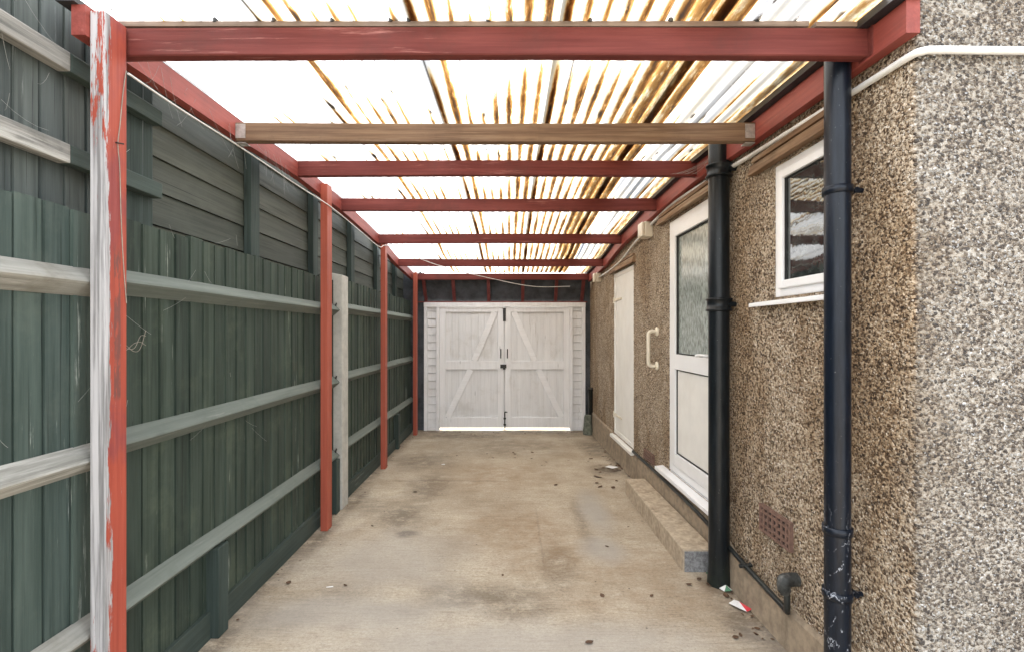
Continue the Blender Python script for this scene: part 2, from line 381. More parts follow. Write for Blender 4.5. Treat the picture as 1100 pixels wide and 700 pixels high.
# ------------------------------------------------------------------ ground
def color_attr(me, name, fn):
    a=me.color_attributes.new(name,'FLOAT_COLOR','POINT')
    buf=[]
    for v in me.vertices: buf += [*fn(v.co),1.0]
    a.data.foreach_set('color', buf)
mb=MB(); mb.add([(-400,-400,-.01),(400,-400,-.01),(400,400,-.01),(-400,400,-.01)],[(0,1,2,3)])
tag(mb.build('ground', plain('outer ground',(.22,.20,.17),.95,.3,scale=1.5,bump=.3)), kind='structure')
BL=[]   # dark oily marks: u, v, radii in metres, strength
for u,v,rx,ry,k in [(437,573,.10,.07,.9),(430,555,.25,.30,.45),(463,520,.22,.5,.38),(455,495,.4,.4,.35),(545,480,.9,.5,.25),(500,468,.9,.25,.40),(600,605,.12,.35,.33),(625,560,.07,.5,.30),(520,640,.4,.14,.38),(560,655,.25,.10,.33),(400,545,.3,.25,.28),(655,505,.22,.22,.5),(640,480,.25,.5,.4),(350,640,.35,.15,.2),(420,655,.3,.10,.2),(300,665,.25,.15,.25),(800,668,.14,.3,.45),(770,630,.12,.15,.5),(840,695,.1,.3,.4),(690,540,.1,.7,.35),(240,685,.08,.3,.5),(345,575,.08,.4,.5),(380,540,.08,.5,.45)]:
    x,y=ground_at(u,v); BL.append((x,y,rx,ry,k))
WB=[(*ground_at(u,v),rx,ry,k) for u,v,rx,ry,k in [(560,570,.5,.6,.55),(600,590,.2,.4,.5),(670,610,.5,.3,.4),(720,640,.5,.25,.35),(530,510,.7,.6,.45),(640,640,.3,.2,.3)]]
GB=[(*ground_at(u,v),rx,ry,k) for u,v,rx,ry,k in [(640,550,.14,.55,.9),(650,590,.17,.25,.6),(420,600,.6,.5,.45),(380,660,.7,.25,.5),(560,690,1.2,.2,.5)]]
def gst(co):
    n1=mnoise.noise(Vector((co.x*3,co.y*3,1)))*.35+mnoise.noise(Vector((co.x*9,co.y*9,4)))*.15
    def acc(L):
        s=0
        for x,y,rx,ry,k in L:
            d=math.hypot((co.x-x)/rx,(co.y-y)/ry)+n1
            if d<1.3: s=max(s,min(.9,k*1.45)*max(0,min(1,(1.3-d)/.9)))
        return s
    dk=acc(BL)
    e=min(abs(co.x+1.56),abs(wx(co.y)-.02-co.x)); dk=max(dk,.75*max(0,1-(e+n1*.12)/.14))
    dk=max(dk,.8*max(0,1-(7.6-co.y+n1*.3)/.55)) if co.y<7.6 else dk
    return (dk,acc(WB),acc(GB))
mb=MB(); nx,ny=110,300
def gy(j): return -7+8*(j/20) if j<20 else 1.0+ (j-20)/(ny-20)*7.0
vs=[]; fs=[]
for j in range(ny+1):
    y=gy(j)
    for i in range(nx+1):
        x=-1.62+3.06*i/nx
        vs.append((x,y,.004*mnoise.noise(Vector((x*1.7,y*1.7,0)))))
for j in range(ny):
    for i in range(nx):
        a=j*(nx+1)+i; fs.append((a,a+1,a+nx+2,a+nx+1))
mb.add(vs,fs,True)
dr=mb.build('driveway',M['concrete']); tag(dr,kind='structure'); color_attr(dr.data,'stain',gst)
mb=MB(); mb.box(-6,6,8.0,16,-.009,-.004); tag(mb.build('path', plain('pale concrete yard',(.62,.60,.56),.9,.1)),kind='structure')
mb=MB(); mb.box(1.44,6,-7,1.64,-.009,.0); tag(mb.build('pavement', plain('front paving',(.33,.31,.28),.9,.2,scale=5)),kind='structure')

# ------------------------------------------------------------------ fences
def board_run(mb, x, y0, y1, zb, zt, w=.098):
    y=y0; n=0
    while y<y1-.01:
        ye=min(y+w,y1); j=random.uniform(-.004,.004); zz=zt+random.uniform(-.008,.008); t=random.uniform(-.002,.002)
        # feather edge boards, thin edge lapped under the next, an open joint between the faces
        gp=random.uniform(.005,.008)
        mb.hexa([(x-.015,y+gp,zb),(x+.012+j*.5,y+gp,zb),(x+.007+j*.5,ye,zb),(x-.015,ye,zb),
                 (x-.015,y+gp,zz),(x+.012+j*.5+t,y+gp,zz),(x+.007+j*.5+t,ye,zz),(x-.015,ye,zz)])
        mb.cur=1; mb.box(x-.026,x-.016,y-.01,ye-.0105,zb,zz-.006); mb.cur=0  # backing strip coloured as the shade seen through the joint
        y=ye
def arris(mb, x, y0, y1, z, h=.052, d=.055):
    n=max(2,int((y1-y0)/.25)); sd=random.random()*50
    def ring(i):
        y=y0+(y1-y0)*i/(n-1); o=.006*mnoise.noise(Vector((y*1.3,sd,0)))
        return [(x,y,z-h+o),(x+d-.006,y,z-.010+o),(x+d,y,z-.003+o),(x+d-.004,y,z+.006+o),(x,y,z+h+o)]
    mb.sweep(ring,n)
FX=-1.585
def fence_bay(label, y0, y1, zt, boards, rails, railmat, group, stubs=()):
    t=thing('fence_bay',label,'fence',(FX,(y0+y1)/2,0),group)
    b=MB(); board_run(b,FX,y0,y1,.14,zt); b.build('boards',[boards,M['joint_shade']],t)
    for z in rails:
        r=MB(); arris(r,FX+.012,y0,y1,z); r.build('rail',railmat,t)
    g=MB(); g.box(FX-.01,FX+.032,y0,y1,-.02,.142,.004); g.build('gravel_board',M['fence_y'],t)
    for y in stubs:
        s=MB(); s.box(FX+.005,FX+.075,y,y+.085,0,.47,.005); s.build('stub_post',M['stub'],t)
    return t
grp='green close boarded fence bays'
fence_bay('nearest green fence bay with bleached bare rails, in front of the peeling post',.2,1.80,2.035,M['fence_worn'],(.49,1.125,1.775),M['rail_bare'],grp)
fence_bay('long green fence bay between the peeling post and the concrete post',1.80,4.17,2.06,M['fence_z'],(.495,1.15,1.79),M['rail_green'],grp,(2.42,4.07))
fence_bay('far green fence bay between the concrete post and the garage',4.35,7.45,2.09,M['fence_far'],(.515,1.165,1.82),M['rail_green'],grp,(6.35,))
t=thing('concrete_fence_post','grey concrete fence post with sloped top and iron rail bolts','fence post',(-1.545,4.26,0))
b=MB(); b.hexa([(-1.60,4.18,0),(-1.50,4.18,0),(-1.50,4.34,0),(-1.60,4.34,0),(-1.60,4.18,2.125),(-1.50,4.18,2.105),(-1.50,4.34,2.105),(-1.60,4.34,2.125)],.008); b.build('post_body',M['conpost'],t)
for z in (.50,1.15,1.80):
    b=MB(); b.tube(bez([(-1.55,4.178,z+.05),(-1.55,4.155,z+.03),(-1.55,4.15,z),(-1.55,4.178,z-.02)],4),.007,8); b.build('bolt',M['iron'],t)

# taller old fence above it, nearest the camera
t=thing('tall_fence','tall grey green fence of upright boards rising behind the nearest fence bay','fence',(-1.66,1.3,0))
b=MB(); board_run(b,-1.665,.2,2.14,1.2,2.83,.09); b.build('boards',[M['upper_z'],M['joint_shade']],t)
for z in (2.24,2.575):
    b=MB(); b.box(-1.648,-1.60,.2,1.70,z-.035,z+.035,.006); b.cur=1; b.box(-1.648,-1.60,1.7005,2.15,z-.035,z+.035,.006)
    r=b.build('rail',[timber('weathered upper rail',(.12,.12,.11),(.30,.29,.26),'y',wear=(.5,.49,.45),amt=.44,wear_band=.1,rough=.85,bump=.9,dirt=(.06,.06,.055),dirt_amt=.7),M['fence_y']],t)
b=MB(); b.box(-1.70,-1.652,1.98,2.16,0,2.9,.006); b.build('post',M['stub'],t)
# neighbour's shed
t=thing('shed','neighbour\'s dark green shed clad in wide horizontal boards behind the fence','shed',(-2.6,4.8,0))
b=MB(); z=1.45; k=0
while z<2.92:
    b.hexa([(-1.76,2.16,z),(-1.722,2.16,z),(-1.722,7.62,z),(-1.76,7.62,z),(-1.76,2.16,z+.163),(-1.734,2.16,z+.163),(-1.734,7.62,z+.163),(-1.76,7.62,z+.163)]); z+=.166
b.build('cladding',M['shiplap'],t)
for y in (3.02,3.98,4.94,5.90,6.84):
    b=MB(); b.box(-1.723,-1.675,y,y+.105,1.5,2.86,.004); b.build('batten',M['stub'],t)
b=MB(); b.box(-3.6,-1.762,2.16,7.62,0,2.9); b.build('wall',M['shiplap'],t)
b=MB(); b.box(-3.7,-1.68,2.10,7.68,2.905,2.97); b.build('roof',M['dark_paint'],t)

# ------------------------------------------------------------------ house
house=thing('house','pebbledashed house with side door, back door and small window','house',(1.45,4.0,0))
YC=1.665   # corner
path=[]
y=9.0
OPEN=[(2.0,2.49,1.775,2.47),(3.09,4.04,.40,2.54),(5.10,5.98,.31,2.335)]
ys=set([9.0,YC]); 
k=YC
while k<9.0: ys.add(round(k,4)); k+=.09
for o in OPEN: ys.update(o[:2])
ys=sorted(ys,reverse=True)
ys=[q for i,q in enumerate(ys) if i==0 or any(abs(q-e)<1e-6 for o in OPEN for e in o[:2]) or q in(9.0,YC) or min(abs(q-e) for o in OPEN for e in o[:2])>.02]
for q in ys: path.append((wx(q),q,'s'))
R=.022
for a in (30,60,90):
    r=math.radians(a); path.append((wx(YC)+R-R*math.cos(r),YC-R*math.sin(r),'c'))
xx=wx(YC)+R+.06
while xx<6.0: path.append((xx,YC-R,'f')); xx+=.09 if xx<3 else .5
zs=set([0.0,5.4]); k=0
while k<5.4: zs.add(round(k,4)); k+=.09 if k<3 else .4
for o in OPEN: zs.update(o[2:])
zs=sorted(zs)
b=MB(); vs=[]; n=len(path)
for z in zs:
    for (x,yy,kind) in path:
        w=.006*mnoise.noise(Vector((x*1.5+3,yy*1.5,z*1.5)))+.003*mnoise.noise(Vector((x*6,yy*6,z*6)))
        vs.append((x-(w if kind!='f' else 0), yy-(w if kind=='f' else 0), z))
fs=[]
def inside(ya,yb,za,zb):
    ym=(ya+yb)/2; zm=(za+zb)/2
    return any(o[0]<ym<o[1] and o[2]<zm<o[3] for o in OPEN)
for j in range(len(zs)-1):
    for i in range(n-1):
        if path[i][2]=='s' and path[i+1][2]=='s' and inside(path[i][1],path[i+1][1],zs[j],zs[j+1]): continue
        a=j*n+i; fs.append((a,a+1,a+n+1,a+n))
b.add(vs,fs,True)
for y0,y1,z0,z1 in OPEN:   # reveals
    x0a,x0b=wx(y0)-.004,wx(y1)-.004; d=.13
    b.add([(x0a,y0,z0),(x0b,y1,z0),(x0b,y1,z1),(x0a,y0,z1),(x0a+d,y0,z0),(x0b+d,y1,z0),(x0b+d,y1,z1),(x0a+d,y0,z1)],[(0,1,5,4),(1,2,6,5),(2,3,7,6),(3,0,4,7)])
b.build('wall',M['pebble'],house,fix=False)
b=MB(); b.box(1.28,6.2,1.55,9.1,5.4,5.5); b.build('roof',M['dark_paint'],house)
# plinth
b=MB(); n=40
def pr(i):
    y=1.68+(7.58-1.68)*i/(n-1)
    zt=lerp_table([(1.6,.205),(2.8,.195),(3.1,.30),(4.3,.31),(5.2,.265),(6.3,.315),(7.6,.34)],y)+.006*mnoise.noise(Vector((y*4,0,0)))
    o=.026+.006*mnoise.noise(Vector((y*2,5,0)))
    return [on_wall((-.02,y,-.02)),on_wall((o+.012,y,-.02)),on_wall((o+.004,y,.03)),on_wall((o-.006,y,zt-.015)),on_wall((o-.016,y,zt)),on_wall((-.02,y,zt+.012))]
b.sweep(pr,n,smooth=False); b.build('plinth',M['plinth'],house)

def frame_ring(mb,y0,y1,z0,z1,w,o0,o1,bev=.006,bottom=None):
    bt=w if bottom is None else bottom
    mb.box(o0,o1,y0,y0+w,z0,z1,bev); mb.box(o0,o1,y1-w,y1,z0,z1,bev)
    mb.box(o0+.001,o1-.001,y0+w-.004,y1-w+.004,z1-w,z1-.001,bev); mb.box(o0+.001,o1-.001,y0+w-.004,y1-w+.004,z0+.001,z0+bt,bev)
# window
b=MB(); frame_ring(b,2.0,2.492,1.775,2.472,.045,-.07,-.004); wn=b.build('window',M['upvc'],house,on_wall)
b=MB(); frame_ring(b,2.042,2.45,1.817,2.43,.042,-.055,.012); b.build('sash',M['upvc'],wn,on_wall)
b=MB(); frame_ring(b,2.08,2.412,1.855,2.392,.008,-.03,-.002,.002); b.build('seal',M['gasket'],wn,on_wall)
b=MB(); b.box(-.028,-.012,2.084,2.408,1.858,2.388); b.build('pane',M['glass_win'],wn,on_wall)
b=MB(); b.hexa([(-.02,1.95,1.738),(.055,1.95,1.732),(.055,2.65,1.732),(-.02,2.65,1.738),(-.02,1.95,1.766),(.055,1.95,1.753),(.055,2.65,1.753),(-.02,2.65,1.766)],.004); b.build('sill',M['upvc'],wn,on_wall)
# glazed side door
b=MB(); frame_ring(b,3.092,4.04,.41,2.538,.065,-.08,-.002); d1=b.build('door',M['upvc'],house,on_wall); tag(d1,'white door with tall glazed top panel')
b=MB(); L=(3.155,3.977,.475,2.475)
b.box(-.06,.008,L[0],L[0]+.085,L[2],L[3],.006); b.box(-.06,.008,L[1]-.085,L[1],L[2],L[3],.006)
for z0,z1 in ((L[2]+.001,.58),(1.285,1.41),(2.39,L[3]-.001)): b.box(-.059,.007,L[0]+.08,L[1]-.08,z0,z1,.006)
b.build('leaf',M['upvc'],d1,on_wall)
b=MB()
for z0,z1 in ((.58,1.285),(1.41,2.39)): frame_ring(b,L[0]+.084,L[1]-.084,z0,z1,.010,-.045,-.006,.002)
b.build('seal',M['gasket'],d1,on_wall)
b=MB(); b.box(-.045,-.022,L[0]+.09,L[1]-.09,1.415,2.385); b.build('pane',M['glass_door'],d1,on_wall)
b=MB(); b.box(-.045,-.012,L[0]+.09,L[1]-.09,.585,1.28,.012); b.build('panel',M['upvc_cream'],d1,on_wall)
b=MB(); b.box(.008,.022,3.19,3.222,1.27,1.50,.005); b.tube([on_wall((0,0,0)) and (.02,3.206,1.43),(.065,3.206,1.43)],.011,10); b.tube(bez([(.06,3.206,1.43),(.068,3.26,1.432),(.066,3.33,1.425)],5),.010,10); b.build('handle',M['upvc'],d1,on_wall)
b=MB(); b.hexa([(-.08,3.06,.375),(.075,3.06,.362),(.075,4.20,.362),(-.08,4.20,.375),(-.08,3.06,.408),(.075,3.06,.392),(.075,4.20,.392),(-.08,4.20,.408)],.004); b.build('sill',M['upvc'],d1,on_wall)
# boarded back door
b=MB(); frame_ring(b,5.102,5.978,.312,2.333,.05,-.06,.004); d2=b.build('door',M['upvc_cream'],house,on_wall); tag(d2,'plain white boarded door with strap hinges')
b=MB()
for k in range(6): b.box(-.04,-.006,5.152+k*.1292,5.152+(k+1)*.1292-.0015,.36,2.285,.001)
b.build('leaf',M['upvc_cream'],d2,on_wall)
for z in (.55,2.0):
    b=MB(); b.hexa([(-.0055,5.62,z-.008),(.006,5.62,z-.008),(.006,5.975,z-.02),(-.0055,5.975,z-.02),(-.0055,5.62,z+.008),(.006,5.62,z+.008),(.006,5.975,z+.02),(-.0055,5.975,z+.02)]); b.tube([(.012,5.965,z-.04),(.012,5.965,z+.04)],.008,8); b.build('hinge',M['cream'],d2,on_wall)
b=MB(); b.hexa([(-.06,5.05,.262),(.05,5.05,.255),(.05,6.02,.255),(-.06,6.02,.262),(-.06,5.05,.308),(.05,5.05,.292),(.05,6.02,.292),(-.06,6.02,.308)],.005); b.build('sill',M['upvc_cream'],d2,on_wall)
# weathered timber strips over the openings
for y0,y1,z0,z1 in ((1.96,2.68,2.488,2.555),(3.02,4.25,2.562,2.625),(5.03,6.1,2.35,2.43)):
    b=MB(); b.hexa([(-.01,y0,z0),(.05,y0,z0-.006),(.05,y1,z0-.006),(-.01,y1,z0),(-.01,y0,z1),(.030,y0,z1-.012),(.030,y1,z1-.012),(-.01,y1,z1)],.005)
    b.box(-.01,.035,y0+.02,y1-.03,z1-.006,z1+.022,.004)
    b.build('lintel',M['lintel_y'],house,on_wall)

# step
t=thing('doorstep','low sandy concrete step below the glazed side door','step',(1.27,3.85,0))
b=MB(); b.hexa([(1.155,3.10,-.01),(1.375,3.10,-.01),(1.345,4.62,-.01),(1.152,4.62,-.01),(1.155,3.10,.146),(1.375,3.10,.150),(1.345,4.62,.148),(1.152,4.62,.144)],.012); b.build('step_slab',M['stepcon'],t)
b=MB(); b.box(1.166,1.36,3.092,3.0985,.0,.137,.003); b.build('cut_end',M['stepend'],t)

# ------------------------------------------------------------------ pipes on the wall
def ring_prof(z,r,h=.05,e=.014):
    return [(r,z-h/2),(r+e,z-h/2+.004),(r+e,z-h/2+.014),(r+e*.55,z-h/2+.018),(r+e*.55,z+h/2-.018),(r+e,z+h/2-.014),(r+e,z+h/2-.004),(r,z+h/2)]
c=(1.336,1.895); r=.0465
t=thing('downpipe','glossy navy black downpipe nearest the camera with flaking paint near its foot','downpipe',(c[0],c[1],0))
b=MB(); b.lathe(c,[(r,-.01),(r,.40),(r,1.4),(r,2.75)]); b.build('pipe',M['pipe_blue'],t)
for z in (2.165,.79,.53):
    b=MB(); b.lathe(c,[(r-.002,z-.016),(r+.007,z-.015),(r+.007,z+.015),(r-.002,z+.016)])
    if z!=.79:
        b.tube([(c[0]+r-.005,c[1]-.005,z),(c[0]+.10,c[1]-.005,z)],.010,8); b.tube([(c[0]+r+.022,c[1]-.018,z),(c[0]+r+.022,c[1]+.012,z)],.012,8)
    b.build('pipe_clip',M['pipe_blue'],t)
c=(1.331,2.955); r=.0625
t=thing('soil_pipe','fat black soil pipe standing beside the doorstep with raised collars','soil pipe',(c[0],c[1],0))
b=MB(); b.lathe(c,[(r+.010,-.01),(r+.004,.06),(r,.12),(r,1.4),(r,2.8)]); b.build('pipe',M['pipe_black'],t)
for z in (2.61,1.765):
    b=MB(); b.lathe(c,ring_prof(z,r,.085,.017))
    b.tube([(c[0]+.03,c[1]-.055,z),(c[0]+.11,c[1]-.055,z)],.016,8); b.build('collar',M['pipe_black'],t)
b=MB(); b.lathe(c,[(r-.002,1.78),(r+.004,1.79)]); 
# corner drain pipe by the garage
t=thing('drain_pipe','short black drain pipe in a mossy gully beside the garage','drain pipe',(1.275,7.36,0))
b=MB(); b.lathe((1.285,7.36),[(.034,.02),(.034,.68),(.040,.68),(.040,.72),(.028,.72)],16); b.build('pipe',M['pipe_plain'],t)
b=MB(); b.lathe((1.235,7.30),[(.075,-.01),(.082,.06),(.07,.12),(.06,.26),(.05,.30)],16); b.build('gully',M['gully'],t)
# thin waste pipe on the plinth with trap
t=thing('waste_pipe','thin black waste pipe along the plinth ending in an upturned trap','waste pipe',(1.38,2.3,.2))
pts=[(.026,5.05,.305),(.026,4.4,.300),(.028,3.6,.288),(.03,3.2,.268),(.032,2.7,.225),(.036,2.36,.205),(.05,2.305,.215),(.06,2.285,.26),(.062,2.285,.33)]
b=MB(); b.tube([on_wall(p) for p in bez(pts,6)],.0145,10); b.build('pipe',M['pipe_plain'],t)
b=MB()
b.tube([on_wall(p) for p in bez([(.0,2.30,.372),(.05,2.295,.372),(.078,2.285,.36),(.07,2.285,.31)],5)],[.032]*6+[.034]*4+[.03]*4+[.022]*2,14); b.build('trap',plain('scuffed black trap',(.03,.032,.03),.6,.5,scale=50,bump=.5,dirt=(.3,.3,.28)),t)
b=MB(); b.tube([on_wall((.0,2.72,.235)),on_wall((.07,2.72,.228))],.012,8); b.build('pipe_clip',M['pipe_plain'],t)

# air bricks
def air_brick(label,y0,y1,z0,z1,nc,nr):
    t=thing('air_brick',label,'air brick',(wx(y0),(y0+y1)/2,z0),'terracotta air bricks')
    b=MB(); fw=.014; b.box(-.02,.022,y0,y1,z0,z0+fw); b.box(-.02,.022,y0,y1,z1-fw,z1); b.box(-.02,.0212,y0+.0012,y0+fw,z0+.0012,z1-.0012); b.box(-.02,.0212,y1-fw,y1-.0012,z0+.0012,z1-.0012)
    for k in range(1,nc):
        y=y0+(y1-y0)*k/nc; b.box(-.02,.019,y-.0065,y+.0065,z0+.01,z1-.01)
    for k in range(1,nr):
        z=z0+(z1-z0)*k/nr; b.box(-.02,.0195,y0+.01,y1-.01,z-.0065,z+.0065)
    b.build('grille',M['terracotta'],t,on_wall)
    b=MB(); b.box(-.019,.010,y0+.004,y1-.004,z0+.004,z1-.004); b.build('opening',M['dark_gap'],t,on_wall)
air_brick('terracotta air brick low on the wall between the two big black pipes',2.325,2.605,.492,.640,7,4)
air_brick('terracotta air brick low on the wall between the two white doors',4.42,4.70,.335,.425,7,3)

# grab rail
t=thing('grab_rail','cream upright grab rail on the pebbledash between the white doors','grab rail',on_wall((0,4.35,1.44)))
b=MB(); b.tube([on_wall(p) for p in bez([(.005,4.35,1.60),(.05,4.35,1.602),(.078,4.35,1.585),(.082,4.35,1.54),(.082,4.35,1.44),(.082,4.35,1.34),(.078,4.35,1.295),(.05,4.35,1.278),(.005,4.35,1.28)],6)],.0175,14); b.build('bar',M['cream'],t)
for z in (1.60,1.28):
    b=MB(); b.tube([on_wall((-.002,4.35,z)),on_wall((.010,4.35,z)),on_wall((.014,4.35,z))],[.042,.042,.030],18); b.build('flange',M['cream'],t)

# junction boxes and cables
for lab,y,z,s in (('larger cream cable box under the roof above the grab rail',4.55,2.585,.075),('smaller cream cable box under the roof near the garage',6.80,2.385,.068)):
    t=thing('cable_box',lab,'cable box',on_wall((.05,y,z)),'cream cable boxes')
    b=MB(); b.box(-.005,.075,y-s,y+s,z-s,z+s,.012); b.build('box',M['cream'],t,on_wall)
    b=MB(); b.box(.0755,.105,y-s+.006,y+s-.006,z-s+.006,z+s-.006,.012); b.build('lid',M['cream'],t,on_wall)
b=MB(); b.tube(bez([on_wall((.018,4.47,2.625)),on_wall((.02,3.93,2.665)),on_wall((.02,3.4,2.652)),on_wall((.018,2.76,2.615)),on_wall((.018,2.2,2.588)),on_wall((.018,1.80,2.572)),(1.424,1.655,2.570),(1.446,1.628,2.572),(1.50,1.624,2.574),(1.8,1.625,2.572),(2.6,1.625,2.568),(5.5,1.625,2.56)],8),.0135,10)
tag(b.build('cable',M['cable']),'thick white cable run along the house wall from the street side','cable')
b=MB(); b.tube(bez([on_wall((.03,4.64,2.575)),on_wall((.028,5.0,2.545)),on_wall((.03,5.5,2.445)),on_wall((.03,6.1,2.405)),on_wall((.03,6.73,2.39))],8),.010,8)
tag(b.build('cable',M['cable']),'pale cable sagging between the two cream cable boxes','cable')

# ------------------------------------------------------------------ carport
cp=thing('carport','lean to carport with red frame and stained corrugated plastic roof','carport',(0,4.5,0))
posts=[(1.676,.095),(3.73,.10),(5.42,.095),(7.20,.09)]
for k,(y,d) in enumerate(posts):
    xi=(-1.455,-1.458,-1.443,-1.433)[k]
    b=MB(); n=9; w=.055
    zt=2.748 if k==0 else pb(y)+.085
    b.hexa([(xi-w,y,0),(xi,y,0),(xi,y+d,0),(xi-w,y+d,0),(xi-w,y,zt),(xi,y,zt),(xi,y+d,zt),(xi-w,y+d,zt)],.004)
    o=b.build('post',M['post_peel'] if k==0 else M['red_z'],cp)
    if k==0: tag(o,'post with red paint peeled to bare wood')
def plate(xf,x2f,y0,y1,mat,name,h0=0.0,h1=.108):
    b=MB(); n=24
    def ring(i):
        y=y0+(y1-y0)*i/(n-1); z=pb(y)
        return [(xf(y),y,z+h0),(x2f(y),y,z+h0),(x2f(y),y,z+h1),(xf(y),y,z+h1)]
    b.sweep(ring,n); return b.build(name,mat,cp)
plate(lambda y:-1.562,lambda y:-1.512,1.66,7.42,M['red_y'],'wall_plate')
plate(lambda y:wx(y)-.060,lambda y:wx(y)-.012,1.615,7.45,M['red_y'],'wall_plate',-.02,.095)
plate(lambda y:-1.60,lambda y:-1.535,1.64,7.45,M['black_felt'],'flashing',.1085,.128)
plate(lambda y:wx(y)-.10,lambda y:wx(y)-.004,1.60,7.5,M['black_felt'],'flashing',.0985,.128)
BEAMS=[(1.782,-1.511,1.372,2.648,.107),(2.57,-1.511,wx(2.57)-.061,2.646,.103),(3.33,-1.511,wx(3.33)-.061,2.708,.108),(4.19,-1.511,wx(4.19)-.061,2.688,.11),(5.40,-1.511,wx(5.4)-.061,2.620,.108),(6.35,-1.511,wx(6.35)-.061,2.494,.10),(7.36,-1.511,wx(7.36)-.061,2.416,.10)]
for k,(y,x0,x1,z,h) in enumerate(BEAMS):
    b=MB(); n=15
    sg=.006*(-1)**k
    def ring(i):
        q=i/(n-1); x=x0+(x1-x0)*q; dz=sg*math.sin(q*math.pi)+.0015*mnoise.noise(Vector((x*3,k,0)))
        e=.004
        return [(x,y,z+dz+e),(x,y+e,z+dz),(x,y+.045-e,z+dz),(x,y+.045,z+dz+e),(x,y+.045,z+h+dz-e),(x,y+.045-e,z+h+dz),(x,y+e,z+h+dz),(x,y,z+h+dz-e)]
    b.sweep(ring,n); o=b.build('beam',M['brown_x'] if k==1 else M['red_x'],cp)
    if k==1:
        tag(o,'unpainted brown beam in metal hangers')
        for xa,xb in ((x0+.001,x0+.055),(x1-.055,x1-.001)):
            g=MB(); g.box(xa,xb,y-.003,y-.0005,z+.015,z+h-.01); g.box(xa,xb,y+.0455,y+.048,z+.015,z+h-.01); g.box(xa,xb,y-.003,y+.048,z-.012,z-.0085); g.build('hanger',M['galv'],o)
b=MB(); b.box(-1.50,1.15,1.784,1.82,2.763,2.783,.002); b.box(1.175,1.36,1.784,1.82,2.763,2.781,.002); b.build('batten',M['batten_x'],cp)
# the lapped tongue where the first beam meets the house plate
b=MB(); b.box(1.372,1.432,1.757,1.83,2.640,2.756,.005); b.build('joint_block',M['red_x'],cp)
# rubber capped roof screws showing above the first beam
for x in (-1.13,-.905,-.68,-.455,-.385,-.08,.31,.62,.95):
    b=MB(); b.tube([(x,1.79,2.779),(x,1.79,2.792),(x,1.79,2.798)],[.010,.010,.006],10); b.build('screw',M['iron'],cp)

# roof sheets
PIT=.0735; AMP=.0095
random.seed(11)
stv={}
def amount(i):
    if i in stv: return stv[i]
    x=i*PIT
    r=random.random()
    if abs(x+.88)<.037: a=1.25
    elif abs(x+.80)<.037: a=.62
    elif abs(x+.33)<.037: a=1.2
    elif x<-.95: a=.05+.36*r*r
    elif x<-.38: a=.10+.42*r
    elif x<.0: a=.38+.34*r
    elif x<.62: a=.62+.34*r
    elif x<.90: a=1.0+.2*r
    else: a=.15+.62*r*r
    stv[i]=a; return a
BY=[1.35]+[y*(pb(y)+.13-1.59)/(z+h-1.59)+.015 for y,_,_,z,h in BEAMS]+[8.2]
def r01(i,k): return max(0,mnoise.noise(Vector((i*3.7,k*5.1,.5)))*2)
def stain_shade_at(co):
    x,y=co.x,co.y
    i=round(x/PIT); d=abs(x-i*PIT)
    a=amount(i)
    k=0
    while k<len(BY)-2 and y>BY[k+1]+.02: k+=1
    tt=max(0,min(1,(y-BY[k])/(BY[k+1]-BY[k])))
    a=a*(1+.04*k)
    g=min(1.3,max(0,(tt-(1-a)*1.05)/.45)) if a<1 else 1.1
    n=mnoise.noise(Vector((i*7.3,y*2.2,0)))
    wd=(.0045+.0075*min(g,1)*min(a,1.1))*(1+.5*n)
    if .62<x<.91: wd*=1.5
    s=min(1.0,g)*(.80*math.exp(-(d/wd)**2)*(.75+.5*n)+(.13 if x>-.3 else .03)*math.exp(-((x-i*PIT-.008)/.017)**2))
    if .64<x<.90: s=max(s,.24*(1+n))
    if x>-.1: s=max(s,.05*(1+n)*(.5+.5*math.sin(i*2.3)))
    s=max(s,.35*r01(i,k)*math.exp(-(d/.015)**2)*max(0,1-abs(y-BY[k+1]-.01)/.03)*(0 if k==1 else 1))
    grey=0
    fl=.5-.5*math.cos(2*math.pi*(x/PIT-.22))  # grey film and corrugation shading put into the colour, flank by flank
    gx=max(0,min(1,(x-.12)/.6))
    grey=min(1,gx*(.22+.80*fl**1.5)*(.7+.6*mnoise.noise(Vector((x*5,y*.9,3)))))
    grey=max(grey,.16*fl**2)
    blk=0
    for bx,by,rx,ry in BLK:
        q=math.hypot((x-bx)/rx,(y-by)/ry)
        if q<1: blk=max(blk,1-q**3)
    if x>wx(y)-.16: s=max(s,.2)
    ln=mnoise.noise(Vector((i*5.7,y*1.6,9)))                      # thin dirt lines left by draining water
    dl=abs(x-i*PIT-.012*math.sin(i*4.1)); blk=max(blk,.95*math.exp(-(dl/.0040)**2)*max(0,min(1,(ln+.10)*3.0)))
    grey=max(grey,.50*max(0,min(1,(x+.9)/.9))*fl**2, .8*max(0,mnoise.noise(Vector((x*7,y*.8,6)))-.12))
    return (max(0,s),max(0,grey),blk)
BLK=[]
for q in range(230):
    i=random.randint(-21,19); b0=random.choice(BY[1:8]); x=i*PIT+random.uniform(-.008,.008)
    BLK.append((x,b0-abs(random.gauss(.06,.16)),random.uniform(.005,.013),random.uniform(.018,.06)))
NS=5; xs0,xs1=-1.585,wx(4)-.012
